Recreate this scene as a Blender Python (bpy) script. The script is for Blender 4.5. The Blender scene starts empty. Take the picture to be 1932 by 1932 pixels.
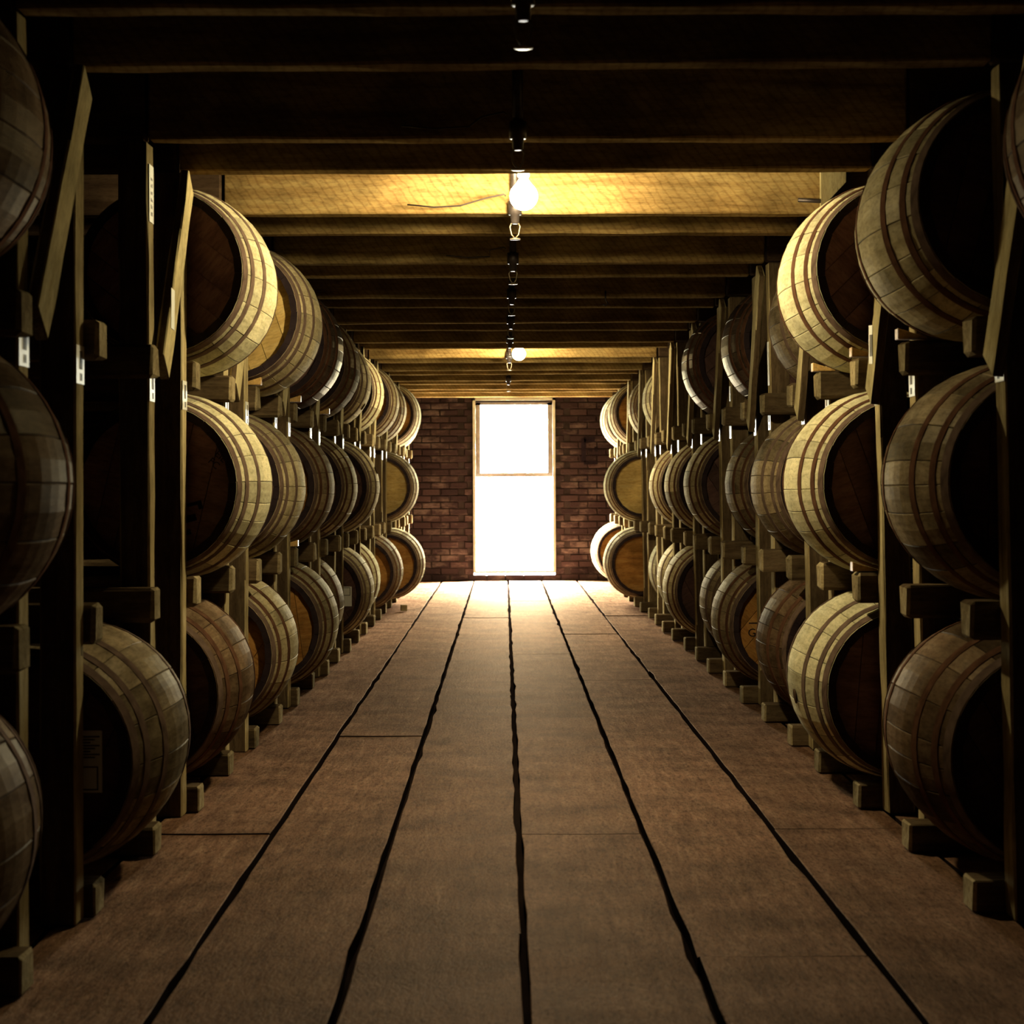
import bpy, bmesh, math, random
from mathutils import Vector, Matrix
random.seed(11)
S = bpy.context.scene
C = S.collection
PI = math.pi
H = 1.075                 # camera height above the floor
F_PX = 3600.0             # focal length in pixels of the 1932 px frame

# ------------------------------------------------------------------ camera
cam_data = bpy.data.cameras.new('camera')
cam = bpy.data.objects.new('camera', cam_data)
C.objects.link(cam)
cam.location = (0, 0, H)
cam.rotation_euler = (PI / 2, math.radians(0.28), 0)
cam_data.sensor_width = 36.0
cam_data.lens = 36.0 * F_PX / 1932.0
cam_data.shift_x = 15.0 / 1932.0
cam_data.shift_y = -45.0 / 1932.0
cam_data.clip_start = 0.05
cam_data.clip_end = 200
cam_data.dof.use_dof = True
cam_data.dof.focus_distance = 9.0
cam_data.dof.aperture_fstop = 7.5
S.camera = cam

# ------------------------------------------------------------------ world / exposure
SKY_STRENGTH = 820.0
BULB_STRENGTH = 1000.0
world = bpy.data.worlds.new('world')
S.world = world
world.use_nodes = True
bg = world.node_tree.nodes['Background']
# overcast daylight: three times brighter at the zenith than at the horizon, dull ground below it
_nt = world.node_tree
_tc = _nt.nodes.new('ShaderNodeTexCoord'); _sx = _nt.nodes.new('ShaderNodeSeparateXYZ')
_up = _nt.nodes.new('ShaderNodeMapRange')
_up.inputs['From Min'].default_value = 0.0; _up.inputs['From Max'].default_value = 1.0
_up.inputs['To Min'].default_value = 1.0; _up.inputs['To Max'].default_value = 3.0
_gr = _nt.nodes.new('ShaderNodeMapRange')
_gr.inputs['From Min'].default_value = -0.03; _gr.inputs['From Max'].default_value = 0.01
_gr.inputs['To Min'].default_value = 0.35; _gr.inputs['To Max'].default_value = 1.0
_m1 = _nt.nodes.new('ShaderNodeMath'); _m1.operation = 'MULTIPLY'
_m2 = _nt.nodes.new('ShaderNodeMath'); _m2.operation = 'MULTIPLY'
_nt.links.new(_tc.outputs['Generated'], _sx.inputs[0])
_nt.links.new(_sx.outputs['Z'], _up.inputs['Value']); _nt.links.new(_sx.outputs['Z'], _gr.inputs['Value'])
_nt.links.new(_up.outputs[0], _m1.inputs[0]); _nt.links.new(_gr.outputs[0], _m1.inputs[1])
_nt.links.new(_m1.outputs[0], _m2.inputs[0]); _m2.inputs[1].default_value = SKY_STRENGTH
bg.inputs['Color'].default_value = (1.0, 0.98, 0.87, 1)
_nt.links.new(_m2.outputs[0], bg.inputs['Strength'])
portal_data = bpy.data.lights.new('window_portal', 'AREA')
portal_data.shape = 'RECTANGLE'
portal_data.size, portal_data.size_y = 0.95, 2.02
portal_data.cycles.is_portal = True
portal = bpy.data.objects.new('window_portal', portal_data)
portal.location = (0.119, 22.5, 1.11)
portal.rotation_euler = (-PI / 2, 0, 0)
C.objects.link(portal)
S.view_settings.view_transform = 'Standard'
S.view_settings.look = 'None'
S.view_settings.gamma = 1.0
S.view_settings.use_curve_mapping = False
S.view_settings.exposure = 0.0
S.cycles.use_denoising = True
S.cycles.max_bounces = 8
S.cycles.diffuse_bounces = 1
S.cycles.sample_clamp_indirect = 6.0

# ------------------------------------------------------------------ layout
PERIOD = 1.55
N0 = 6.25                                    # near post of bay 0
def near_y(k): return N0 + PERIOD * k        # front of the near post of bay k
def far_y(k): return near_y(k) + 1.0         # front of the far post of bay k
WALL_Y = 22.2
XL, XR = -1.06, 1.235                        # aisle faces of the posts
RL, RR = -1.02, 1.175                        # ends of the rails
TIER = {1: 0.385, 2: 1.087, 3: 1.805}        # height of the barrel axes
BR, CR, BL = 0.33, 0.275, 0.86               # barrel: bilge radius, chime radius, length
def joist_z(y): return H + 1.045 - 0.0020 * (y - 6.0)

# ------------------------------------------------------------------ materials
def nodes_of(name):
    m = bpy.data.materials.new(name)
    m.use_nodes = True
    nt = m.node_tree
    b = nt.nodes['Principled BSDF']
    return m, nt, b
def N(nt, t, **kw):
    n = nt.nodes.new(t)
    for k, v in kw.items(): setattr(n, k, v)
    return n
def ramp(nt, stops):
    r = N(nt, 'ShaderNodeValToRGB')
    e = r.color_ramp.elements
    e[0].position, e[0].color = stops[0][0], (*stops[0][1], 1)
    e[1].position, e[1].color = stops[-1][0], (*stops[-1][1], 1)
    for p, c in stops[1:-1]:
        x = e.new(p); x.color = (*c, 1)
    return r
def mixc(nt, mode, fac, a, b):
    m = N(nt, 'ShaderNodeMix', data_type='RGBA', blend_type=mode)
    for sock, v in ((m.inputs['Factor'], fac), (m.inputs['A'], a), (m.inputs['B'], b)):
        if isinstance(v, (int, float)): sock.default_value = v
        elif isinstance(v, tuple): sock.default_value = (*v, 1)
        else: nt.links.new(v, sock)
    return m.outputs['Result']
def math_n(nt, op, a, b=None):
    m = N(nt, 'ShaderNodeMath', operation=op)
    for i, v in enumerate((a, b)):
        if v is None: continue
        if isinstance(v, (int, float)): m.inputs[i].default_value = v
        else: nt.links.new(v, m.inputs[i])
    return m.outputs[0]

def wood(name, dark, mid, light, axis='Z', scale=9.0, stretch=14.0, rough=0.7, bump=0.25, tone=0.45,
         island=False, blotch=0.5, spec=0.3, gloss=0.0, gloss_rough=.38, gloss_tint=(1, .88, .66), speck=.35, bdist=0.004):
    """planed or rough timber: long grain along one local axis, per-piece tone, patches of dirt"""
    m, nt, b = nodes_of(name)
    tc = N(nt, 'ShaderNodeTexCoord')
    oi = N(nt, 'ShaderNodeObjectInfo')
    rnd = oi.outputs['Random']
    if island:
        g = N(nt, 'ShaderNodeNewGeometry')
        rnd = math_n(nt, 'FRACT', math_n(nt, 'ADD', rnd, g.outputs['Random Per Island']))
    add = N(nt, 'ShaderNodeVectorMath', operation='ADD')
    nt.links.new(tc.outputs['Object'], add.inputs[0])
    cmb = N(nt, 'ShaderNodeCombineXYZ')
    sh = math_n(nt, 'MULTIPLY', rnd, 37.0)
    for i in range(3): nt.links.new(sh, cmb.inputs[i])
    nt.links.new(cmb.outputs[0], add.inputs[1])
    mp = N(nt, 'ShaderNodeMapping')
    sc = [scale * 1.0] * 3
    sc['XYZ'.index(axis)] = scale / stretch
    mp.inputs['Scale'].default_value = sc
    nt.links.new(add.outputs[0], mp.inputs['Vector'])
    n1 = N(nt, 'ShaderNodeTexNoise')
    n1.inputs['Scale'].default_value = 3.2; n1.inputs['Detail'].default_value = 9; n1.inputs['Roughness'].default_value = 0.65
    n1.inputs['Distortion'].default_value = 0.6
    nt.links.new(mp.outputs[0], n1.inputs['Vector'])
    r = ramp(nt, [(0.25, dark), (0.5, mid), (0.75, light)])
    nt.links.new(n1.outputs['Fac'], r.inputs['Fac'])
    n2 = N(nt, 'ShaderNodeTexNoise')
    n2.inputs['Scale'].default_value = 4.5; n2.inputs['Detail'].default_value = 5
    nt.links.new(add.outputs[0], n2.inputs['Vector'])
    r2 = ramp(nt, [(0.35, (1 - blotch,) * 3), (0.6, (1, 1, 1))])
    nt.links.new(n2.outputs['Fac'], r2.inputs['Fac'])
    c = mixc(nt, 'MULTIPLY', 1.0, r.outputs['Color'], r2.outputs['Color'])
    tr = ramp(nt, [(0.0, (1 - tone,) * 3), (0.5, (1 - tone * 0.35,) * 3), (1.0, (1.0 + tone * 0.25,) * 3)])
    nt.links.new(rnd, tr.inputs['Fac'])
    c = mixc(nt, 'MULTIPLY', 1.0, c, tr.outputs['Color'])
    if speck > 0:                       # fine dark pores and flecks
        mp3 = N(nt, 'ShaderNodeMapping'); sc3 = [60.0] * 3; sc3['XYZ'.index(axis)] = 16.0
        mp3.inputs['Scale'].default_value = sc3
        nt.links.new(add.outputs[0], mp3.inputs['Vector'])
        n3 = N(nt, 'ShaderNodeTexNoise'); n3.inputs['Scale'].default_value = 1.6; n3.inputs['Detail'].default_value = 4; n3.inputs['Roughness'].default_value = .7
        nt.links.new(mp3.outputs[0], n3.inputs['Vector'])
        r3 = ramp(nt, [(0.30, (1 - speck,) * 3), (0.52, (1, 1, 1)), (0.75, (1 + speck * .4,) * 3)])
        nt.links.new(n3.outputs['Fac'], r3.inputs['Fac'])
        c = mixc(nt, 'MULTIPLY', 1.0, c, r3.outputs['Color'])
    nt.links.new(c, b.inputs['Base Color'])
    rr = N(nt, 'ShaderNodeMapRange')
    rr.inputs['To Min'].default_value = max(0.05, rough - 0.14); rr.inputs['To Max'].default_value = min(1, rough + 0.14)
    nt.links.new(n2.outputs['Fac'], rr.inputs['Value'])
    nt.links.new(rr.outputs[0], b.inputs['Roughness'])
    b.inputs['Specular IOR Level'].default_value = spec
    bm_ = N(nt, 'ShaderNodeBump')
    bm_.inputs['Strength'].default_value = bump; bm_.inputs['Distance'].default_value = bdist
    nt.links.new(n1.outputs['Fac'], bm_.inputs['Height'])
    nt.links.new(bm_.outputs[0], b.inputs['Normal'])
    if gloss > 0:                       # a thin rubbed polish over the dry timber
        g = N(nt, 'ShaderNodeBsdfGlossy')
        g.inputs['Color'].default_value = (*gloss_tint, 1); g.inputs['Roughness'].default_value = gloss_rough
        nt.links.new(bm_.outputs[0], g.inputs['Normal'])
        mx = N(nt, 'ShaderNodeMixShader'); mx.inputs[0].default_value = gloss
        nt.links.new(b.outputs[0], mx.inputs[1]); nt.links.new(g.outputs[0], mx.inputs[2])
        nt.links.new(mx.outputs[0], nt.nodes['Material Output'].inputs[0])
    return m

def plain(name, col, rough=0.6, metal=0.0, spec=0.4, noise=0.3, scale=12.0):
    m, nt, b = nodes_of(name)
    tc = N(nt, 'ShaderNodeTexCoord')
    n = N(nt, 'ShaderNodeTexNoise')
    n.inputs['Scale'].default_value = scale; n.inputs['Detail'].default_value = 6
    nt.links.new(tc.outputs['Object'], n.inputs['Vector'])
    r = ramp(nt, [(0.3, tuple(c * (1 - noise) for c in col)), (0.7, tuple(min(1, c * (1 + noise)) for c in col))])
    nt.links.new(n.outputs['Fac'], r.inputs['Fac'])
    nt.links.new(r.outputs['Color'], b.inputs['Base Color'])
    b.inputs['Roughness'].default_value = rough
    b.inputs['Metallic'].default_value = metal
    b.inputs['Specular IOR Level'].default_value = spec
    return m

STAVE = {
    'pale':  wood('stave_pale', (.48, .41, .22), (.64, .56, .33), (.76, .68, .42), 'Y', 10, 10, .8, .2, .38, True, .25, 0),
    'tan':   wood('stave_tan', (.37, .285, .14), (.54, .435, .235), (.66, .55, .32), 'Y', 10, 10, .8, .25, .45, True, .4, 0, gloss=.004),
    'brown': wood('stave_brown', (.19, .13, .07), (.34, .25, .135), (.47, .36, .205), 'Y', 10, 10, .8, .25, .5, True, .5, 0, gloss=.004),
    'dark':  wood('stave_dark', (.055, .034, .024), (.10, .066, .045), (.17, .12, .08), 'Y', 10, 10, .8, .2, .5, True, .5, 0, gloss=.022, gloss_rough=.32),
    'umber': wood('stave_umber', (.10, .058, .03), (.175, .11, .058), (.25, .17, .095), 'Y', 10, 10, .8, .25, .45, True, .5, 0, gloss=.003),
}
HEAD = {
    'orange': wood('head_orange', (.26, .105, .026), (.42, .195, .05), (.56, .30, .09), 'X', 7, 8, .7, .2, .3, True, .45, 0),
    'golden': wood('head_golden', (.42, .26, .08), (.60, .40, .135), (.70, .52, .22), 'X', 7, 8, .7, .2, .25, True, .3, 0),
    'russet': wood('head_russet', (.20, .10, .085), (.30, .155, .13), (.40, .23, .19), 'X', 7, 8, .7, .2, .3, True, .4, 0),
    'dark':   wood('head_dark', (.085, .042, .032), (.135, .066, .05), (.19, .105, .082), 'X', 7, 8, .6, .2, .3, True, .4, .1),
}
M_HOOP = plain('hoop_rust', (.10, .048, .027), .85, 0, 0, .35, 26)
M_HOOP_GREY = plain('hoop_grey', (.13, .085, .06), .85, 0, 0, .35, 26)
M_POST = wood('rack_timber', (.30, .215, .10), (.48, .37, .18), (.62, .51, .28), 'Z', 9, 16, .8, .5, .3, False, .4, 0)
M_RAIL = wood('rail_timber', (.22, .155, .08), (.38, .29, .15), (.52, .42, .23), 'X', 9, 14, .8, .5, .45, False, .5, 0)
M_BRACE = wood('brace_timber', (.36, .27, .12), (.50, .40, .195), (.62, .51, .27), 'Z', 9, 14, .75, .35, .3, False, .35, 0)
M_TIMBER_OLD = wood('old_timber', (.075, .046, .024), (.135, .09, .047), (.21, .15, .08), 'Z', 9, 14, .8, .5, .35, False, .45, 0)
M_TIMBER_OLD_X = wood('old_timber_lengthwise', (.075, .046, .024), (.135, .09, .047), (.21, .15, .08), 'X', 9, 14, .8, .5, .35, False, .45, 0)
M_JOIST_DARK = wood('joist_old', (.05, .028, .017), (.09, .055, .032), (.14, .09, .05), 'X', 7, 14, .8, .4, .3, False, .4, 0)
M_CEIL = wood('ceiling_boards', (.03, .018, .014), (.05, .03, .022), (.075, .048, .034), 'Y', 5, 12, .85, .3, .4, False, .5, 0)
M_WEDGE = wood('wedge_fresh', (.50, .28, .075), (.64, .38, .115), (.72, .46, .16), 'Y', 8, 6, .65, .2, .2, False, .2)
M_DARKWOOD = wood('wall_boards', (.02, .013, .01), (.035, .022, .017), (.05, .033, .026), 'Z', 5, 12, .9, .2, .4, False, .4, 0)
M_PAPER = plain('paper', (.80, .77, .66), .55, 0, .4, .07, 8)
M_INK = plain('ink', (.03, .025, .022), .7, 0, .2, .2, 20)
M_GREYINK = plain('faded_ink', (.26, .23, .19), .7, 0, .2, .2, 20)
M_STENCIL = plain('stencil_paint', (.012, .008, .007), .8, 0, .2, .3, 30)
M_IRON = plain('dark_iron', (.055, .042, .038), .5, .7, .5, .4, 30)
M_BRASS = plain('dull_brass', (.24, .185, .11), .5, .7, .5, .3, 30)
M_SASH = plain('sash_paint', (.32, .28, .25), .6, 0, .4, .25, 14)
M_FRAME = plain('window_frame_paint', (.52, .50, .40), .6, 0, .4, .2, 14)
M_PORCELAIN = plain('porcelain', (.75, .72, .62), .25, 0, .5, .06, 10)
M_MARK = plain('wall_paint_dark', (.010, .007, .009), .9, 0, 0, .4, 14)
M_CHIME = plain('chime_dark', (.022, .013, .014), .7, 0, .1, .4, 20)

def joist_new():
    """sawn joist: warm timber with slanted saw marks across the face and a few stains"""
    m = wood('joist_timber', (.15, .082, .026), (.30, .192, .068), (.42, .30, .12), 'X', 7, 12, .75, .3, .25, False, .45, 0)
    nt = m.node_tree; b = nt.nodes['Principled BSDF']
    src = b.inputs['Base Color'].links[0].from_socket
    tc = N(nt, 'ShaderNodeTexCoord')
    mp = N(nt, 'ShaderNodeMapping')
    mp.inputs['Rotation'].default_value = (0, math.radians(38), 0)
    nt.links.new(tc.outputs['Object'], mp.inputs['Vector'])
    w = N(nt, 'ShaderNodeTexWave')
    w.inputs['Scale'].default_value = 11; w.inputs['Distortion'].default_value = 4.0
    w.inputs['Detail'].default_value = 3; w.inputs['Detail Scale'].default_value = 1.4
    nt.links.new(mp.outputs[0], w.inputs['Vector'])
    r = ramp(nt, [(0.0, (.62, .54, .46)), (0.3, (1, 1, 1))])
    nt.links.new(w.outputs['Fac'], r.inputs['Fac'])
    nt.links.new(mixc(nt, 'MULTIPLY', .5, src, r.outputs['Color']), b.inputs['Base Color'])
    return m
M_JOIST = joist_new()

def floor_mat():
    m = wood('floor_planks', (.115, .054, .030), (.205, .107, .060), (.30, .175, .102), 'Y', 10, 9, .8, .4, .22, False, .42, 0, gloss=.014, gloss_rough=.55, speck=.6, gloss_tint=(1, .74, .50))
    nt = m.node_tree; b = nt.nodes['Principled BSDF']
    tc = N(nt, 'ShaderNodeTexCoord')
    v = N(nt, 'ShaderNodeTexNoise'); v.inputs['Scale'].default_value = 95; v.inputs['Detail'].default_value = 7; v.inputs['Roughness'].default_value = .7
    mp = N(nt, 'ShaderNodeMapping'); mp.inputs['Scale'].default_value = (1, .45, 1)
    nt.links.new(tc.outputs['Object'], mp.inputs['Vector'])
    nt.links.new(mp.outputs[0], v.inputs['Vector'])
    v2 = N(nt, 'ShaderNodeTexNoise'); v2.inputs['Scale'].default_value = 9; v2.inputs['Detail'].default_value = 4
    nt.links.new(tc.outputs['Object'], v2.inputs['Vector'])
    old = b.inputs['Normal'].links[0].from_node
    bp = N(nt, 'ShaderNodeBump'); bp.inputs['Strength'].default_value = .6; bp.inputs['Distance'].default_value = .006
    nt.links.new(v.outputs['Fac'], bp.inputs['Height'])
    bp2 = N(nt, 'ShaderNodeBump'); bp2.inputs['Strength'].default_value = .2; bp2.inputs['Distance'].default_value = .01
    nt.links.new(v2.outputs['Fac'], bp2.inputs['Height'])
    nt.links.new(old.outputs[0], bp.inputs['Normal'])
    nt.links.new(bp.outputs[0], bp2.inputs['Normal'])
    nt.links.new(bp2.outputs[0], b.inputs['Normal'])
    for g in nt.nodes:
        if g.type == 'BSDF_GLOSSY': nt.links.new(bp2.outputs[0], g.inputs['Normal'])
    return m
M_FLOOR = floor_mat()
M_SUBFLOOR = plain('subfloor', (.016, .01, .008), .9, 0, 0, .3, 5)

def brick_mat():
    m, nt, b = nodes_of('old_brick')
    oi = N(nt, 'ShaderNodeObjectInfo')
    tc = N(nt, 'ShaderNodeNewGeometry')
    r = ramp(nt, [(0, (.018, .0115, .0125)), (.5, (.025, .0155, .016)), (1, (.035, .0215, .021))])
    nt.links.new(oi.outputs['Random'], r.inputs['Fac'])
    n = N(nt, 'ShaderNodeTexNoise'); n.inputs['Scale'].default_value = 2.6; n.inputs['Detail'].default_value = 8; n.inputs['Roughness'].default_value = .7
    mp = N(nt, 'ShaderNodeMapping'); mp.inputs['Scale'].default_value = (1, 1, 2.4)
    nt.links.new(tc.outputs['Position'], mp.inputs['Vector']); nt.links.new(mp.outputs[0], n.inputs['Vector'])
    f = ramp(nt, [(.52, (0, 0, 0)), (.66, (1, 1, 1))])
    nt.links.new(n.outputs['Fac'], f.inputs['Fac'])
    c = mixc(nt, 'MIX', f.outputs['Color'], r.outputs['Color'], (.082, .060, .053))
    nt.links.new(c, b.inputs['Base Color'])
    b.inputs['Roughness'].default_value = .9; b.inputs['Specular IOR Level'].default_value = 0
    n3 = N(nt, 'ShaderNodeTexNoise'); n3.inputs['Scale'].default_value = 40; n3.inputs['Detail'].default_value = 5
    nt.links.new(tc.outputs['Position'], n3.inputs['Vector'])
    bp = N(nt, 'ShaderNodeBump'); bp.inputs['Strength'].default_value = .6; bp.inputs['Distance'].default_value = .006
    nt.links.new(n3.outputs['Fac'], bp.inputs['Height']); nt.links.new(bp.outputs[0], b.inputs['Normal'])
    return m
M_BRICK = brick_mat()
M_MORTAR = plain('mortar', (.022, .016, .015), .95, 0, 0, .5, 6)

def glass_mat():
    m = bpy.data.materials.new('window_glass'); m.use_nodes = True
    nt = m.node_tree; nt.nodes.remove(nt.nodes['Principled BSDF'])
    t = N(nt, 'ShaderNodeBsdfTransparent'); t.inputs[0].default_value = (.93, .95, .90, 1)
    g = N(nt, 'ShaderNodeBsdfGlossy'); g.inputs['Roughness'].default_value = .05
    fr = N(nt, 'ShaderNodeFresnel'); fr.inputs[0].default_value = 1.45
    mx = N(nt, 'ShaderNodeMixShader')
    nt.links.new(fr.outputs[0], mx.inputs[0]); nt.links.new(t.outputs[0], mx.inputs[1]); nt.links.new(g.outputs[0], mx.inputs[2])
    nt.links.new(mx.outputs[0], nt.nodes['Material Output'].inputs[0])
    return m
M_GLASS = glass_mat()
def bulb_mat():
    m = bpy.data.materials.new('lit_bulb'); m.use_nodes = True
    nt = m.node_tree; b = nt.nodes['Principled BSDF']
    b.inputs['Base Color'].default_value = (.9, .85, .7, 1)
    b.inputs['Emission Color'].default_value = (1.0, .85, .50, 1)
    b.inputs['Emission Strength'].default_value = BULB_STRENGTH
    return m
M_BULB = bulb_mat()

# ------------------------------------------------------------------ mesh helpers
def mesh_from(name, verts, faces, smooth=False):
    me = bpy.data.meshes.new(name)
    me.from_pydata(verts, [], faces)
    if smooth: me.shade_smooth()
    me.update()
    return me
def add_box(bm, x0, x1, y0, y1, z0, z1):
    v = [bm.verts.new(p) for p in ((x0, y0, z0), (x1, y0, z0), (x1, y1, z0), (x0, y1, z0), (x0, y0, z1), (x1, y0, z1), (x1, y1, z1), (x0, y1, z1))]
    for f in ((0, 3, 2, 1), (4, 5, 6, 7), (0, 1, 5, 4), (1, 2, 6, 5), (2, 3, 7, 6), (3, 0, 4, 7)):
        bm.faces.new([v[i] for i in f])
def bm_mesh(name, bm):
    bmesh.ops.recalc_face_normals(bm, faces=bm.faces[:])
    me = bpy.data.meshes.new(name); bm.to_mesh(me); bm.free(); return me
def box_mesh(name, sx, sy, sz, bevel=0.0, segs=(1, 1, 1), jitter=0.0, z0=True):
    """box centred in x,y with its base at z=0; optionally cut along its length, jittered and bevelled"""
    bm = bmesh.new()
    add_box(bm, -sx / 2, sx / 2, -sy / 2, sy / 2, 0 if z0 else -sz / 2, sz if z0 else sz / 2)
    for ax, n in enumerate(segs):
        for i in range(1, n):
            d = (sx, sy, sz)[ax]
            p = [0, 0, 0]; p[ax] = -d / 2 + d * i / n
            if ax == 2 and z0: p[2] = d * i / n
            no = [0, 0, 0]; no[ax] = 1
            bmesh.ops.bisect_plane(bm, geom=bm.verts[:] + bm.edges[:] + bm.faces[:], plane_co=p, plane_no=no)
    if bevel > 0:
        bmesh.ops.recalc_face_normals(bm, faces=bm.faces[:])
        es = [e for e in bm.edges if len(e.link_faces) == 2 and e.calc_face_angle(0) > .5]
        bmesh.ops.bevel(bm, geom=es, offset=bevel, segments=1, affect='EDGES')
    if jitter > 0:
        for v in bm.verts:
            v.co += Vector([random.uniform(-jitter, jitter) for _ in range(3)])
    return bm_mesh(name, bm)
def obj(name, me, mat, parent=None, loc=(0, 0, 0), rot=(0, 0, 0)):
    o = bpy.data.objects.new(name, me)
    if mat is not None:
        if len(me.materials) == 0: me.materials.append(None)
        o.material_slots[0].link = 'OBJECT'
        o.material_slots[0].material = mat
    o.location = loc; o.rotation_euler = rot
    C.objects.link(o)
    if parent is not None: o.parent = parent
    return o
def empty(name, loc, label=None, cat=None, group=None):
    o = bpy.data.objects.new(name, None)
    o.empty_display_size = .1
    o.location = loc
    C.objects.link(o)
    if label: o['label'] = label
    if cat: o['category'] = cat
    if group: o['group'] = group
    return o
def tag(o, label, cat, group=None):
    o['label'] = label; o['category'] = cat
    if group: o['group'] = group
    return o
def structure(o):
    o['kind'] = 'structure'; return o
def lathe(name, prof, n=16, smooth=True, axis='Z'):
    vs, fs = [], []
    for r, z in prof:
        for i in range(n):
            a = 2 * PI * i / n
            vs.append((r * math.cos(a), r * math.sin(a), z))
    for j in range(len(prof) - 1):
        for i in range(n):
            fs.append((j * n + i, j * n + (i + 1) % n, (j + 1) * n + (i + 1) % n, (j + 1) * n + i))
    fs.append(tuple(reversed(range(n)))); fs.append(tuple((len(prof) - 1) * n + i for i in range(n)))
    me = mesh_from(name, vs, fs)
    if smooth:
        for p in me.polygons: p.use_smooth = len(p.vertices) == 4
    return me
def tube_mesh(name, pts, r, n=6):
    vs, fs = [], []
    pts = [Vector(p) for p in pts]
    for i, p in enumerate(pts):
        t = (pts[min(i + 1, len(pts) - 1)] - pts[max(i - 1, 0)]).normalized()
        u = t.orthogonal().normalized()
        if i and u.dot(pu) < 0: u = -u
        pu = u
        w = t.cross(u)
        for j in range(n):
            a = 2 * PI * j / n
            vs.append(p + u * (r * math.cos(a)) + w * (r * math.sin(a)))
    for i in range(len(pts) - 1):
        for j in range(n):
            fs.append((i * n + j, i * n + (j + 1) % n, (i + 1) * n + (j + 1) % n, (i + 1) * n + j))
    fs.append(tuple(reversed(range(n)))); fs.append(tuple((len(pts) - 1) * n + j for j in range(n)))
    return mesh_from(name, vs, fs, True)
def text_obj(body, size, mat, parent, loc, rot, name='stencil_letters'):
    cu = bpy.data.curves.new(name, 'FONT')
    cu.body = body; cu.size = size; cu.align_x = 'CENTER'; cu.align_y = 'CENTER'; cu.extrude = .0004; cu.resolution_u = 3
    t = bpy.data.objects.new('text', cu)
    C.objects.link(t)
    bpy.context.view_layer.update()
    me = bpy.data.meshes.new_from_object(t.evaluated_get(bpy.context.evaluated_depsgraph_get()))
    bpy.data.objects.remove(t); bpy.data.curves.remove(cu)
    return obj(name, me, mat, parent, loc, rot)

# ------------------------------------------------------------------ floor
floor = structure(obj('floor', box_mesh('floor', 6.8, 25.0, .12), M_SUBFLOOR, None, (0, 10.6, -.165)))
def plank_mesh(w, l, th=.042):
    n = max(3, int(l / .22))
    rnd = random.Random(w * 1000 + l)
    vs, fs = [], []
    for i in range(n + 1):
        y = -l / 2 + l * i / n
        a, b_ = rnd.gauss(0, .0018), rnd.gauss(0, .0018)
        if rnd.random() < .07: a += .006
        if rnd.random() < .07: b_ -= .006
        cup = rnd.uniform(-.0015, .0015)
        ch = .002
        xs = (-w / 2 + a, -w / 2 + a + ch, w / 2 + b_ - ch, w / 2 + b_)
        vs += [(xs[0], y, -th), (xs[0], y, -ch), (xs[1], y, cup), (0, y, cup - .001), (xs[2], y, cup), (xs[3], y, -ch), (xs[3], y, -th)]
    for i in range(n):
        for j in range(6):
            a = i * 7 + j
            fs.append((a, a + 1, a + 8, a + 7))
    fs.append(tuple(range(6, -1, -1))); fs.append(tuple(n * 7 + j for j in range(7)))
    me = mesh_from('plank', vs, fs)
    me.materials.append(None); me.materials.append(M_SUBFLOOR)      # dirt-black edges
    for i, p in enumerate(me.polygons):
        if i >= n * 6 or i % 6 in (0, 5): p.material_index = 1
    return me
GAP = .019
cols = [(-1.125, -.728, [5.96, 9.08, 12.5, 15.4, 18.6]), (-.728, -.353, [2.2, 8.3, 14.8, 19.4]), (-.353, .041, [4.62, 9.95, 15.9]),
        (.041, .431, [5.94, 12.4, 18.2]), (.431, .839, [4.38, 10.7, 14.07]), (.839, 1.265, [6.0, 11.2, 16.06])]
x = -1.125
while x > -3.2:
    cols.append((x - .41, x, [3.0, 7.1, 11.4, 15.2, 19.0])); x -= .41
x = 1.265
while x < 3.2:
    cols.append((x, x + .41, [4.0, 8.1, 12.4, 16.2, 20.0])); x += .41
for ci, (x0, x1, joints) in enumerate(cols):
    ys = [-1.4] + joints + [WALL_Y]
    for i in range(len(ys) - 1):
        y0, y1 = ys[i] + .005, ys[i + 1] - .005
        dz = random.uniform(-.005, .0)
        g = GAP if abs(x0) > .5 else GAP
        o = obj('plank', plank_mesh(x1 - x0 - g, y1 - y0), M_FLOOR, floor, ((x0 + x1) / 2, (y0 + y1) / 2 - 10.6, .165 + dz))
        o.rotation_euler = (0, random.uniform(-.003, .003), 0)

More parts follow.
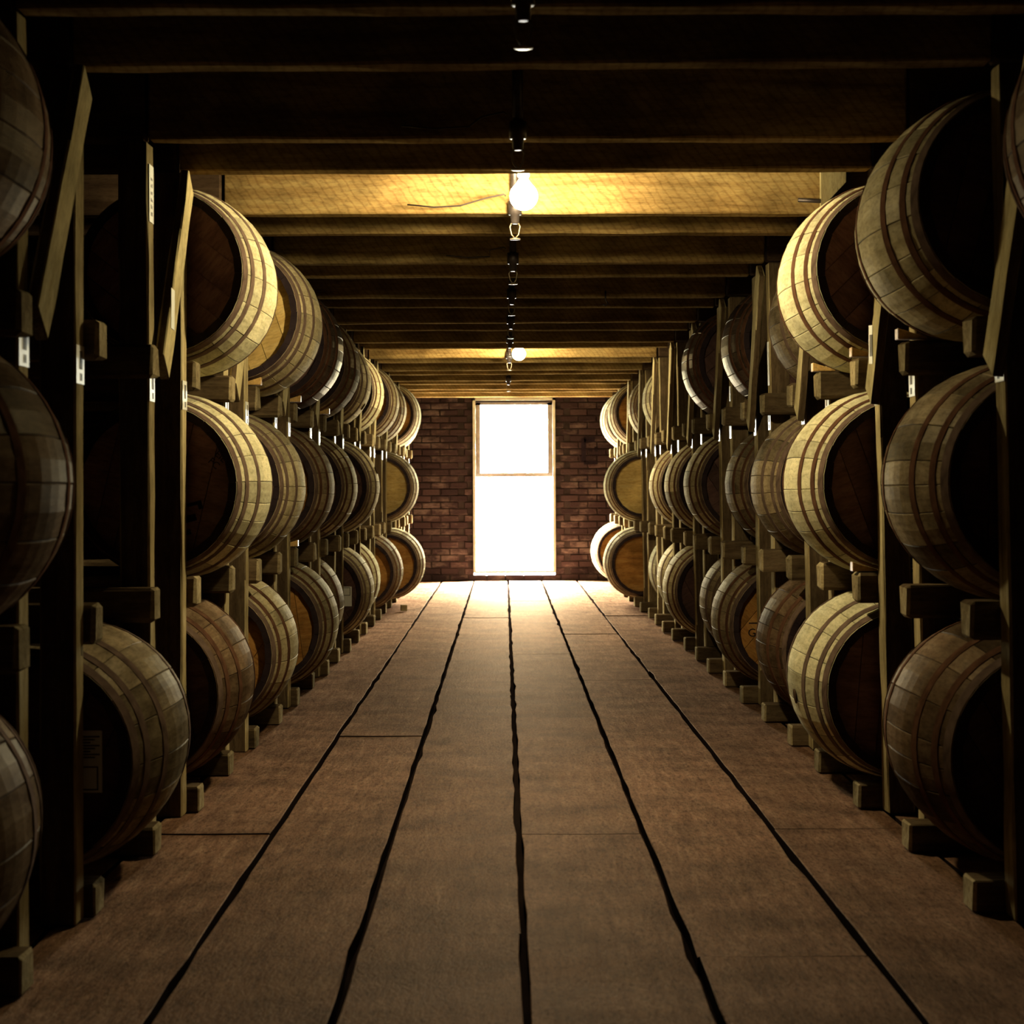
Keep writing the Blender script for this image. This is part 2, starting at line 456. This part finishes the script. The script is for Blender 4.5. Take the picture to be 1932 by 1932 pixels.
# ------------------------------------------------------------------ walls
WX0, WX1, WZ0, WZ1 = -.36, .598, .10, 2.125          # window opening
bm = bmesh.new()
for b_ in ((-3.4, WX0, 0, 2.8), (WX1, 3.4, 0, 2.8), (WX0, WX1, 0, WZ0), (WX0, WX1, WZ1, 2.8)):
    add_box(bm, b_[0], b_[1], 0, .30, b_[2], b_[3])
wall_far = structure(obj('wall_far', bm_mesh('wall_far', bm), M_MORTAR, None, (0, WALL_Y + .012, -.05)))
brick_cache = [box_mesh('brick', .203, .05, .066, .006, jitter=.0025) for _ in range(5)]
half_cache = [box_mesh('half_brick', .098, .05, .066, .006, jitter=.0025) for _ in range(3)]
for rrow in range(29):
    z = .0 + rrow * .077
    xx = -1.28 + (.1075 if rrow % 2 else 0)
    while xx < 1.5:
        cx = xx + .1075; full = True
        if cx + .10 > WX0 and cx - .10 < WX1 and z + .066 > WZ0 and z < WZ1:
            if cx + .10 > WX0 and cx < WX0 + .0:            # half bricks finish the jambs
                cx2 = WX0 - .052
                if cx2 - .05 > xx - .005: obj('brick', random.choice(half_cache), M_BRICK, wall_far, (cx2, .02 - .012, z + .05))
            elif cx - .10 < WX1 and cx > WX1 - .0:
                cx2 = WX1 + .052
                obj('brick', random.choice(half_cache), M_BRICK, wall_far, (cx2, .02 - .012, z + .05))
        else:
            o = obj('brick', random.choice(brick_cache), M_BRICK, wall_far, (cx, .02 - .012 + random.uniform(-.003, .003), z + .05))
        xx += .215
# weathered paint mark on the bricks to the right of the window
bm = bmesh.new()
add_box(bm, .90, .955, -.020, -.017, 1.42, 1.70); add_box(bm, .93, 1.06, -.020, -.017, 1.655, 1.715); add_box(bm, .93, 1.09, -.020, -.017, 1.395, 1.44)
add_box(bm, .985, 1.03, -.020, -.017, 1.535, 1.57); add_box(bm, 1.055, 1.09, -.020, -.017, 1.50, 1.60)
obj('painted_mark', bm_mesh('painted_mark', bm), M_MARK, wall_far, (0, 0, 0))
structure(obj('wall_left', box_mesh('wall_left', .15, 25, 2.8), M_DARKWOOD, None, (-3.42, 10.6, -.05)))
structure(obj('wall_right', box_mesh('wall_right', .15, 25, 2.8), M_DARKWOOD, None, (3.42, 10.6, -.05)))
structure(obj('wall_near', box_mesh('wall_near', 6.8, .15, 2.8), M_DARKWOOD, None, (0, -1.6, -.05)))
structure(obj('trim_1', box_mesh('trim_1', 2.9, .04, .06, .004, (4, 1, 1), .002), M_JOIST_DARK, None, (.1, WALL_Y - .045, 2.125)))

# ------------------------------------------------------------------ window
win = structure(empty('window_1', (0, WALL_Y, 0)))
bm = bmesh.new()
add_box(bm, WX0, WX0 + .03, -.03, .20, WZ0, WZ1); add_box(bm, WX1 - .03, WX1, -.03, .20, WZ0, WZ1)
add_box(bm, WX0, WX1, -.03, .20, WZ1 - .03, WZ1)
obj('window_frame', bm_mesh('window_frame', bm), M_FRAME, win)
obj('window_sill', box_mesh('window_sill', WX1 - WX0, .24, .03, .004), M_FRAME, win, ((WX0 + WX1) / 2, .10, WZ0 - .012))
sx0, sx1, sz0 = WX0 + .03, WX1 - .03, 1.205
bm = bmesh.new()
add_box(bm, sx0, sx0 + .058, .09, .13, sz0, WZ1 - .03); add_box(bm, sx1 - .058, sx1, .09, .13, sz0, WZ1 - .03)
add_box(bm, sx0, sx1, .088, .132, sz0, sz0 + .05); add_box(bm, sx0, sx1, .09, .13, WZ1 - .08, WZ1 - .03)
sash = obj('sash', bm_mesh('sash', bm), M_SASH, win)
pw = (sx1 - sx0 - .116) / 3
for i in (1, 2):
    obj('muntin', box_mesh('muntin', .010, .03, WZ1 - .08 - sz0 - .05), M_SASH, sash, (sx0 + .058 + pw * i, .11, sz0 + .05))
for i in range(3):
    obj('pane', box_mesh('pane', pw - .012, .003, WZ1 - .08 - sz0 - .056), M_GLASS, sash, (sx0 + .058 + pw * (i + .5), .11, sz0 + .052))

# ------------------------------------------------------------------ ceiling and joists
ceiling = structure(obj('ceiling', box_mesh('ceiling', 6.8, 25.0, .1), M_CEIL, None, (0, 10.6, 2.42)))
JD = .29
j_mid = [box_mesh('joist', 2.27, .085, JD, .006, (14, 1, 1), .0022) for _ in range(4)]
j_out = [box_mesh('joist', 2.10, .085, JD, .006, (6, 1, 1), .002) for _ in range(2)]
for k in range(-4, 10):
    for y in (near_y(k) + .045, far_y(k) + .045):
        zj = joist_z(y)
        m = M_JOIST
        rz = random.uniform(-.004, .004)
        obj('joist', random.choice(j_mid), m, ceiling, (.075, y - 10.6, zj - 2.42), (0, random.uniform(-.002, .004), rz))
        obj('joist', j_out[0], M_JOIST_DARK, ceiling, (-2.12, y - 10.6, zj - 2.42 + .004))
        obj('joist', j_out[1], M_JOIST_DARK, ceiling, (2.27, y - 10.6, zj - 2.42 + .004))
# 45 degree block and bolt at the right end of the lit joist
yb = far_y(0) + .045
cb = bmesh.new()
pts = [(1.205, -.16), (1.30, -.06), (1.30, .0), (1.205, 0)]
vsf = [cb.verts.new((x, -.075, z)) for x, z in pts]; vsb = [cb.verts.new((x, -.044, z)) for x, z in pts]
cb.faces.new(vsf); cb.faces.new(list(reversed(vsb)))
for i in range(4): cb.faces.new([vsf[i], vsb[i], vsb[(i + 1) % 4], vsf[(i + 1) % 4]])
obj('corbel_block', bm_mesh('corbel_block', cb), M_BRACE, ceiling, (0, yb - 10.6, joist_z(yb) + .17 - 2.42))
obj('bolt', tube_mesh('bolt', [(1.12, -.06, .045), (1.27, -.07, .035)], .008), M_IRON, ceiling, (0, yb - 10.6, joist_z(yb) - 2.42))

# ------------------------------------------------------------------ racks
ORD = ['first', 'second', 'third', 'fourth', 'fifth', 'sixth', 'seventh', 'eighth', 'ninth', 'tenth', 'eleventh', 'twelfth', 'thirteenth']
POST_H = 2.09
def lit_faces(me, old):
    """light painted in: aisle faces go pale, other sides stay old dark timber"""
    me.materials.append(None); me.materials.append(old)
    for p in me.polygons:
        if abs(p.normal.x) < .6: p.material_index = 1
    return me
post_m = [lit_faces(box_mesh('post', .09, .09, POST_H, .005, (1, 1, 12), .002), M_TIMBER_OLD) for _ in range(4)]
RAIL_L = 2.1
rail_m = {1: [lit_faces(box_mesh('rail', RAIL_L, .11, .0845, .007, (8, 1, 1), .002), M_TIMBER_OLD_X) for _ in range(2)],
          2: [lit_faces(box_mesh('rail', RAIL_L, .11, .10, .010, (8, 1, 1), .003), M_TIMBER_OLD_X) for _ in range(3)]}
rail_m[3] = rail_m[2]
label_m = box_mesh('label', .0015, .084, .094)
def bars(name, w, h, n, seed, thick=.0006):
    r = random.Random(seed); bm = bmesh.new(); y = -w / 2
    while y < w / 2:
        b_ = r.choice((.0022, .003, .0045)); add_box(bm, -thick, thick, y, min(y + b_, w / 2), 0, h); y += b_ + r.choice((.002, .003, .004))
    return bm_mesh(name, bm)
bar_m = [bars('barcode', .030, .045, 5, s) for s in range(3)]
brace_m = {}
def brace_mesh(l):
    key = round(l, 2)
    if key not in brace_m: brace_m[key] = lit_faces(box_mesh('brace', .028, .115, key, .004, (1, 1, 6), .002), M_TIMBER_OLD)
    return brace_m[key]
def label_on(parent, sx, y, z, h=.094, w=.084, code=True, long=False):
    """paper sticker on the aisle face of a post; sx = +1 when that face looks to +x"""
    lm = label_m if h == .094 else box_mesh('label', .0015, w, h)
    obj('label', lm, M_PAPER, parent, (sx * .0468, y, z), (0, 0, random.uniform(-.01, .01)))
    if long:
        bm = bmesh.new(); r = random.Random(5)
        zz = .02
        while zz < h - .03:
            for yy in (-.012, .004): add_box(bm, -.0004, .0004, yy, yy + r.uniform(.007, .012), zz, zz + r.uniform(.006, .012))
            zz += .021
        obj('printed_line', bm_mesh('printed_line', bm), M_GREYINK, parent, (sx * .0478, y, z))
    elif code:
        obj('barcode', random.choice(bar_m), M_GREYINK, parent, (sx * .0478, y + .008, z + .036))
        bm = bmesh.new()
        for a, b_ in ((.0, .008), (.012, .02)): add_box(bm, -.0004, .0004, a, a + .006, .008, .026)
        obj('printed_digits', bm_mesh('printed_digits', bm), M_INK, parent, (sx * .0478, y, z))
SIDES = {'left': (-1, XL, RL), 'right': (1, XR, RR)}
KMIN = {'left': -3, 'right': -2}
rack_of = {}
for side, (s, xp, xr) in SIDES.items():
    for k in range(KMIN[side], 10):
        yn = near_y(k)
        n = k - KMIN[side]
        root = empty('barrel_rack', (xp + s * .045, yn, 0),
                     f"timber rack bay of posts and rails on the {side}, {ORD[n]} from the camera", 'rack', f'timber rack bays along the {side} side')
        rack_of[side, k] = root
        lean = -.013 if s > 0 else .003
        for py in (.045, 1.045):
            ztop = joist_z(yn + py)
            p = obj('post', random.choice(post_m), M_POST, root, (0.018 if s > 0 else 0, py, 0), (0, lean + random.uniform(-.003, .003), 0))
            p.scale = (1, 1, (ztop - .003) / POST_H)
            lz = 1.322 if py < .5 else 1.328
            label_on(p, -s, 0, lz + random.uniform(-.008, .008))
            if side == 'left' and k == -1 and py > .5:
                label_on(p, 1, 0, 1.855, .17, .07, long=True)
            if side == 'right' and k in (1, 2) and py > .5:
                label_on(p, -1, 0, 1.53, .20 if k == 1 else .08, .05, code=False)
        for t in (1, 2, 3):
            zr = TIER[t] - .3005
            h = .0845 if t == 1 else .10
            for ry in (.145, .945):
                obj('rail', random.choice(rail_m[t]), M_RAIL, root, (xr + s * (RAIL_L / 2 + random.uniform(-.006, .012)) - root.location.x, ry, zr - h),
                    (0, 0, random.uniform(-.0015, .0015)))
        # diagonal brace over the top tier, across the gap in front of this bay
        if s < 0: a, b_ = Vector((0, -.465, 1.445)), Vector((0, .015, 2.085))
        else: a, b_ = Vector((0, .018, 1.37)), Vector((0, -.44, 2.085))
        d = b_ - a
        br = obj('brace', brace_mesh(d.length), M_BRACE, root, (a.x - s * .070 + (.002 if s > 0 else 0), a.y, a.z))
        br.rotation_euler = (lean, 0, 0)
        br.rotation_euler = d.to_track_quat('Z', 'X').to_euler()
        ang = math.atan2(-d.y, d.z)
        br.rotation_euler = (ang, lean if s > 0 else 0, 0)
        if k == 0:
            lb = box_mesh('label', .0015, .06, .125)
            obj('label', lb, M_PAPER, br, (-s * .0153, .005, .16 if s < 0 else .12), (-ang * .9, 0, 0))
            if s > 0: obj('barcode', bars('barcode', .045, .07, 6, 3), M_GREYINK, br, (-s * .0164, .01, .145), (-ang * .9, 0, 0))

# ------------------------------------------------------------------ barrels
NST = 22
rs = random.Random(3)
ws = [rs.uniform(.7, 1.35) for _ in range(NST)]
tot = sum(ws); angs = [0.0]
for w in ws: angs.append(angs[-1] + 2 * PI * w / tot)
HB = BL / 2
def prof(y): return BR - (BR - CR) * (y / HB) ** 2
YS = [-HB + BL * i / 12 for i in range(13)]
def stave_geo(a0, a1, vs, fs, rnd, g=.0006):
    base = len(vs)
    am = (a0 + a1) / 2
    dr = rnd.uniform(-.0008, .0008)
    for y in YS:
        r = prof(y) + dr
        ga = g / r; ca = .0022 / r
        for a, rr in ((a0 + ga, r - .0018), (a0 + ga + ca, r), (am, r + .0004), (a1 - ga - ca, r), (a1 - ga, r - .0018), (a1 - ga, r - .026), (a0 + ga, r - .026)):
            vs.append((rr * math.cos(a), y, rr * math.sin(a)))
    n = len(YS)
    for i in range(n - 1):
        for j in range(7):
            p, q = base + i * 7 + j, base + i * 7 + (j + 1) % 7
            fs.append((p, q, q + 7, p + 7))
    fs.append(tuple(base + j for j in range(6, -1, -1))); fs.append(tuple(base + (n - 1) * 7 + j for j in range(7)))
def fix(me):
    bm = bmesh.new(); bm.from_mesh(me); bmesh.ops.recalc_face_normals(bm, faces=bm.faces[:]); bm.to_mesh(me); bm.free(); return me
def chime_slots(me):
    """slot 0 the weathered outside, slot 1 the tarred end grain and the recess shade painted inside the chime"""
    me.materials.append(None); me.materials.append(M_CHIME)
    for p in me.polygons:
        c = p.center
        n = p.normal
        if len(p.vertices) > 4 or (n.x * c.x + n.z * c.z) < .4 * math.hypot(c.x, c.z): p.material_index = 1
    return me
stave_m = []
rst = random.Random(8)
for i in range(NST):
    vs, fs = [], []
    stave_geo(angs[i], angs[i + 1], vs, fs, rst)
    stave_m.append(chime_slots(fix(mesh_from('stave', vs, fs))))
vs, fs = [], []
for i in range(NST): stave_geo(angs[i], angs[i + 1], vs, fs, rst)
staves_all = chime_slots(fix(mesh_from('staves', vs, fs)))
def hoop_mesh(y0, y1):
    vs, fs = [], []
    n = 56
    for y, t in ((y0, -.001), (y0, .0019), (y0, .0019), (y1, .0019), (y1, .0019), (y1, -.001)):
        r = prof(y) + t
        for i in range(n):
            a = 2 * PI * i / n
            vs.append((r * math.cos(a), y, r * math.sin(a)))
    for j in range(3):
        for i in range(n):
            fs.append((2 * j * n + i, 2 * j * n + (i + 1) % n, (2 * j + 1) * n + (i + 1) % n, (2 * j + 1) * n + i))
    me = mesh_from('hoop', vs, fs)
    for p in me.polygons: p.use_smooth = True
    me.flip_normals()
    return me
hoop_m = [hoop_mesh(*h) for h in ((-.426, -.384), (-.352, -.315), (-.212, -.170), (.170, .212), (.315, .352), (.384, .426))]
HR, HY = .251, -HB + .032
def board_mesh(x0, x1, y0, y1):
    n = 6; g = .0012
    x0 += g; x1 -= g
    top = [(x0 + (x1 - x0) * i / n) for i in range(n + 1)]
    up = [(x, math.sqrt(max(0, HR * HR - x * x))) for x in top]
    dn = [(x, -z) for x, z in reversed(up)]
    pts = up + dn
    vs = [(x, y0, z) for x, z in pts] + [(x, y1, z) for x, z in pts]
    m = len(pts)
    fs = [tuple(range(m)), tuple(range(2 * m - 1, m - 1, -1))] + [(i, i + m, (i + 1) % m + m, (i + 1) % m) for i in range(m)]
    return fix(mesh_from('head_board', vs, fs))
bx = [-HR, -.165, -.09, -.005, .075, .17, HR]
board_m = [board_mesh(bx[i], bx[i + 1], HY + .0008 * (i % 2), HY + .018) for i in range(6)]
back_m = lathe('head', [(HR, 0), (HR, .018)], 36, False)
bung_m = lathe('bung', [(.026, 0), (.026, .004), (.020, .006)], 14)

ROWN = {1: 'bottom', 2: 'middle', 3: 'top'}
LOOK = {'pale': 'pale oak', 'tan': 'tan oak', 'brown': 'weathered brown', 'dark': 'dark glossy', 'umber': 'deep brown'}
HLOOK = {'orange': 'orange-brown head', 'golden': 'golden head', 'dark': 'dark head', 'russet': 'reddish dark head'}
# side, row, bay, edge of the bilge (distance from the aisle axis), stave look, head look
BARRELS = [
    ('left', 3, -2, .92, 'umber', 'dark'), ('left', 3, 0, .815, 'pale', 'russet'), ('left', 3, 1, .80, 'tan', 'golden'), ('left', 3, 2, .835, 'dark', 'dark'),
    ('left', 3, 3, .864, 'brown', 'dark'), ('left', 3, 4, .905, 'tan', 'dark'), ('left', 3, 5, .915, 'pale', 'golden'), ('left', 3, 6, .883, 'tan', 'orange'),
    ('left', 3, 7, .90, 'tan', 'orange'), ('left', 3, 8, .833, 'pale', 'orange'), ('left', 3, 9, .92, 'tan', 'orange'),
    ('left', 2, -2, .877, 'umber', 'dark'), ('left', 2, 0, .838, 'pale', 'russet'), ('left', 2, 1, .877, 'tan', 'orange'), ('left', 2, 2, .885, 'brown', 'orange'),
    ('left', 2, 3, .883, 'tan', 'dark'), ('left', 2, 4, .85, 'tan', 'dark'), ('left', 2, 5, .97, 'tan', 'dark'), ('left', 2, 7, .79, 'tan', 'golden'),
    ('left', 1, -2, .948, 'umber', 'dark'), ('left', 1, -1, .889, 'brown', 'dark'), ('left', 1, 0, .905, 'umber', 'dark'), ('left', 1, 1, .912, 'tan', 'orange'),
    ('left', 1, 2, .866, 'tan', 'orange'), ('left', 1, 3, .969, 'brown', 'dark'), ('left', 1, 4, .89, 'tan', 'dark'), ('left', 1, 5, .948, 'pale', 'dark'),
    ('left', 1, 6, .856, 'brown', 'orange'), ('left', 1, 7, .732, 'tan', 'orange'),
    ('right', 3, -2, 1.03, 'umber', 'dark'), ('right', 3, -1, .997, 'tan', 'dark'), ('right', 3, 0, .993, 'pale', 'russet'), ('right', 3, 1, 1.178, 'brown', 'orange'),
    ('right', 3, 2, 1.139, 'dark', 'dark'), ('right', 3, 3, 1.075, 'dark', 'dark'), ('right', 3, 6, 1.174, 'pale', 'orange'), ('right', 3, 7, 1.149, 'tan', 'orange'),
    ('right', 3, 8, 1.05, 'pale', 'orange'), ('right', 3, 9, 1.05, 'pale', 'orange'),
    ('right', 2, -1, 1.07, 'brown', 'dark'), ('right', 2, 0, 1.012, 'pale', 'russet'), ('right', 2, 1, 1.092, 'brown', 'orange'), ('right', 2, 2, 1.156, 'brown', 'dark'),
    ('right', 2, 3, 1.084, 'tan', 'dark'), ('right', 2, 4, 1.097, 'tan', 'dark'), ('right', 2, 5, 1.11, 'tan', 'orange'), ('right', 2, 7, .923, 'pale', 'golden'),
    ('right', 1, -1, 1.073, 'umber', 'dark'), ('right', 1, 0, 1.022, 'pale', 'russet'), ('right', 1, 1, 1.113, 'umber', 'dark'), ('right', 1, 2, 1.079, 'brown', 'orange'),
    ('right', 1, 3, 1.177, 'brown', 'dark'), ('right', 1, 4, 1.082, 'tan', 'dark'), ('right', 1, 5, 1.166, 'tan', 'orange'), ('right', 1, 6, 1.219, 'pale', 'orange'),
    ('right', 1, 7, .913, 'tan', 'orange'), ('right', 1, 9, .941, 'pale', 'orange'),
]
barrel_at = {}
count = {}
for side, row, k, edge, look, head in BARRELS:
    s = -1 if side == 'left' else 1
    n = count.get((side, row), 0); count[side, row] = n + 1
    xc = s * (edge + BR); yc = near_y(k) + .55; zc = TIER[row]
    rb = random.Random(hash((side == 'left', row, k)) & 0xffff)
    detail = k <= 4
    lab = f"{LOOK[look]} barrel with {HLOOK[head]}, {ROWN[row]} row on the {side}, {ORD[n]} from the camera"
    root = empty('barrel', (xc, yc, zc - BR), lab, 'barrel', f'barrels in the {ROWN[row]} row on the {side} side')
    barrel_at[side, row, k] = root
    roll = rb.uniform(0, 2 * PI); L = (0, 0, BR); R = (0, roll, 0)
    if detail:
        for me in stave_m: obj('stave', me, STAVE[look], root, L, R)
        hroll = (0, rb.uniform(-.9, .9), 0)
        for me in board_m: obj('head_board', me, HEAD[head], root, L, hroll)
    else:
        o = obj('staves', staves_all, STAVE[look], root, L, R); o['kind'] = 'stuff'
        obj('head', back_m, HEAD[head], root, (0, HY, BR), (-PI / 2, 0, 0))
    grey = rb.random() < .3
    for i, me in enumerate(hoop_m):
        obj('hoop', me, M_HOOP_GREY if (grey or i in (0, 5)) and look != 'dark' else M_HOOP, root, L)
    obj('head', back_m, HEAD[head], root, (0, HB - .05, BR), (-PI / 2, 0, 0))

def head_label(key, dx, dz, w, h, lines_top):
    root = barrel_at[key]
    y = HY - .0016
    obj('label', box_mesh('label', w, .001, h, z0=False), M_PAPER, root, (dx, y, BR + dz))
    bm = bmesh.new()
    if lines_top:
        z = h / 2 - .014
        for i in range(8):
            add_box(bm, -w / 2 + .006, w / 2 - .006 - .012 * (i % 3), -.0004, .0004, z - .0035, z); z -= .0075
    fr = .0035; z0, z1 = (-h / 2 + .006, -.012) if lines_top else (.006, h / 2 - .006)
    for b_ in ((-w / 2 + .01, w / 2 - .01, z0, z0 + fr), (-w / 2 + .01, w / 2 - .01, z1 - fr, z1), (-w / 2 + .01, -w / 2 + .01 + fr, z0, z1), (w / 2 - .01 - fr, w / 2 - .01, z0, z1)):
        add_box(bm, b_[0], b_[1], -.0004, .0004, b_[2], b_[3])
    obj('printed_lines', bm_mesh('printed_lines', bm), M_INK, root, (dx, y - .0009, BR + dz))
head_label(('left', 1, -1), .155, .0, .078, .158, True)
head_label(('left', 1, 4), .175, -.02, .072, .13, False)
rt = barrel_at['left', 2, 0]
text_obj('FC', .034, M_STENCIL, rt, (.195, HY - .001, BR + .075), (PI / 2, .75, 0))
text_obj('EIE', .034, M_STENCIL, rt, (.218, HY - .001, BR + .098), (PI / 2, .75, 0))
bm = bmesh.new()
add_box(bm, .085, .135, -.0004, .0004, -.095, -.083); add_box(bm, .12, .135, -.0004, .0004, -.112, -.09)
add_box(bm, .065, .105, -.0004, .0004, -.145, -.122); add_box(bm, .04, .075, -.0004, .0004, -.185, -.168)
obj('stencil_mark', bm_mesh('stencil_mark', bm), M_STENCIL, rt, (0, HY - .001, BR), (0, -.25, 0))
rt = barrel_at['left', 1, 2]
text_obj('SB', .034, M_STENCIL, rt, (.12, HY - .001, BR + .05), (PI / 2, -.1, 0))
rt = barrel_at['right', 1, 2]
text_obj('I', .062, M_STENCIL, rt, (-.175, HY - .001, BR + .012), (PI / 2, PI / 2, 0))
text_obj('G', .058, M_STENCIL, rt, (-.178, HY - .001, BR - .038), (PI / 2, 0, 0))
def bung(key, ang, y=0.0):
    r0 = prof(y)
    o = obj('bung', bung_m, M_JOIST_DARK, barrel_at[key], (math.cos(ang) * r0, y, BR + math.sin(ang) * r0))
    o.rotation_euler = (0, PI / 2 - ang, 0)
bung(('right', 1, 0), PI + .15, -.06)
bung(('left', 2, 4), .35, -.05)
bung(('left', 3, 4), -.55, -.05)

# ------------------------------------------------------------------ wedges on the rails
def wedge_mesh():
    bm = bmesh.new()
    w = .045
    pts = [(0, 0), (.085, 0), (.085, .033), (0, .006)]
    f = [bm.verts.new((x, -w / 2, z)) for x, z in pts]; b_ = [bm.verts.new((x, w / 2, z)) for x, z in pts]
    bm.faces.new(f); bm.faces.new(list(reversed(b_)))
    for i in range(4): bm.faces.new([f[i], b_[i], b_[(i + 1) % 4], f[(i + 1) % 4]])
    bmesh.ops.recalc_face_normals(bm, faces=bm.faces[:])
    bmesh.ops.bevel(bm, geom=bm.edges[:], offset=.002, segments=1, affect='EDGES')
    return bm_mesh('wooden_wedge', bm)
wm = wedge_mesh()
for side, row, k, ry in (('left', 3, 1, .145), ('left', 3, 2, .145), ('left', 2, 2, .145), ('left', 3, 3, .145),
                         ('right', 3, 0, .145), ('right', 3, -1, .945), ('right', 2, 0, .145), ('right', 3, 0, .945)):
    s, xp, xr = SIDES[side]
    rail = 'near' if ry < .5 else 'far'
    xe = abs(barrel_at[side, row, k].location.x) - (.19)      # aisle end of the wedge
    xe = max(xe, abs(xr) - .012)
    o = obj('wooden_wedge', wm, M_WEDGE, None, (s * (xe + .085), near_y(k) + ry, TIER[row] - .3005 + .004))
    o.rotation_euler = (0, 0, 0 if s < 0 else PI)
    n = sum(1 for b_ in BARRELS if b_[0] == side and b_[1] == row and b_[2] < k)
    tag(o, f"fresh-cut wooden wedge under the {ORD[n]} {ROWN[row]}-row barrel on the {side}, on its {rail} rail", 'wedge', 'wedges that chock the barrels')
# loose offcut on the floor by the last barrels on the left
tag(obj('wood_offcut', box_mesh('wood_offcut', .055, .05, .055, .004, jitter=.002), M_RAIL, None, (-.885, 16.75, .0), (0, 0, .2)),
    'small square wood offcut lying on the floor boards beside the left rack', 'offcut')

# ------------------------------------------------------------------ lit bulbs
def bulb(x, y, z, label, grp):
    root = empty('light_bulb', (x, y, z), label, 'light bulb', grp)
    r = .050
    prof_ = [(.001, -r)] + [(r * math.cos(a), r * math.sin(a)) for a in [(-75 + 15 * i) * PI / 180 for i in range(9)]] + [(.026, .045), (.016, .060), (.0135, .07)]
    obj('bulb_glass', lathe('bulb_glass', prof_, 20), M_BULB, root)
    obj('socket', lathe('socket', [(.017, .068), (.021, .07), (.021, .10), (.028, .105), (.028, .125), (.012, .13)], 16), M_PORCELAIN, root)
    zt = 2.42 - z
    obj('cord', tube_mesh('cord', [(0, 0, .128), (.002, .002, .128 + (zt - .128) * .5), (0, 0, zt)], .004), M_IRON, root)
bulb(.075, 6.80, H + 1.040, 'glaring bare light bulb in front of the brightly lit joist, nearer of the two', 'bare bulbs over the aisle')
bulb(.118, 14.50, H + 1.020, 'smaller-looking bare light bulb glowing above the window, farther of the two', 'bare bulbs over the aisle')

# ------------------------------------------------------------------ sprinkler heads
sp_drop = lathe('drop_pipe', [(.016, .0), (.016, .30)], 10)
sp_body = lathe('fitting', [(.010, -.035), (.016, -.03), (.018, 0), (.026, .0), (.026, .05), (.016, .052)], 10)
sp_def = lathe('deflector', [(.004, -.002), (.021, 0), (.021, .003), (.004, .006)], 12)
arm_a = tube_mesh('frame_arm', [(-.012, 0, -.03), (-.019, 0, -.045), (-.013, 0, -.075), (-.003, 0, -.086)], .0028)
arm_b = tube_mesh('frame_arm', [(.012, 0, -.03), (.019, 0, -.045), (.013, 0, -.075), (.003, 0, -.086)], .0028)
PLACE = ['above the near end of the frame', 'at the dim joist before the near bulb', 'just left of the near bulb',
         'second behind the near bulb', 'third behind the near bulb', 'fourth behind the near bulb', 'just left of the far bulb',
         'first behind the far bulb', 'over the top of the window']
for i, k in enumerate((-2, -1, 0, 1, 2, 3, 4, 5, 7)):
    y = far_y(k) - .055 if k != -2 else far_y(k) - .055
    z = joist_z(y) - .012
    root = empty('sprinkler_head', (.046, y, z), f"small metal sprinkler head under the joists, {PLACE[i]}", 'sprinkler', 'sprinkler heads along the ceiling')
    zc = 2.42 - z
    p = obj('drop_pipe', sp_drop, M_IRON, root, (0, 0, .05)); p.scale = (1, 1, (zc - .05) / .30)
    obj('fitting', sp_body, M_IRON, root)
    obj('frame_arm', arm_a, M_BRASS, root); obj('frame_arm', arm_b, M_BRASS, root)
    obj('deflector', sp_def, M_BRASS, root, (0, 0, -.093))
# slack wires running along the joists to the sprinkler heads
for k, x0, nm in ((-2, -.42, 'nearest'), (-1, -.30, 'second'), (0, -.36, 'third'), (1, -.26, 'fourth')):
    y = far_y(k) - .075; z = joist_z(y)
    pts = [(x0, y + .030, z + .03), (x0 + .1, y + .02, z + .018), (x0 + .2, y + .012, z + .022), (-.06, y + .006, z + .05), (.005, y - .004, z + .062), (.012, y - .004, z + .055)]
    tag(obj('wire', tube_mesh('wire', pts, .003, 5), M_IRON, None), f"thin slack wire running along a joist to the sprinkler, {nm} from the camera", 'wire', 'thin wires under the ceiling')
yh = far_y(2) - .0
tag(obj('ceiling_hook', tube_mesh('ceiling_hook', [(0, 0, .03), (0, 0, -.02), (.012, 0, -.038), (.0, 0, -.052), (-.012, 0, -.04)], .0045), M_IRON, None,
        (.555, far_y(2) - .008, joist_z(far_y(2)) - .0)), 'small iron hook under a joist, right of the row of sprinklers', 'hook')
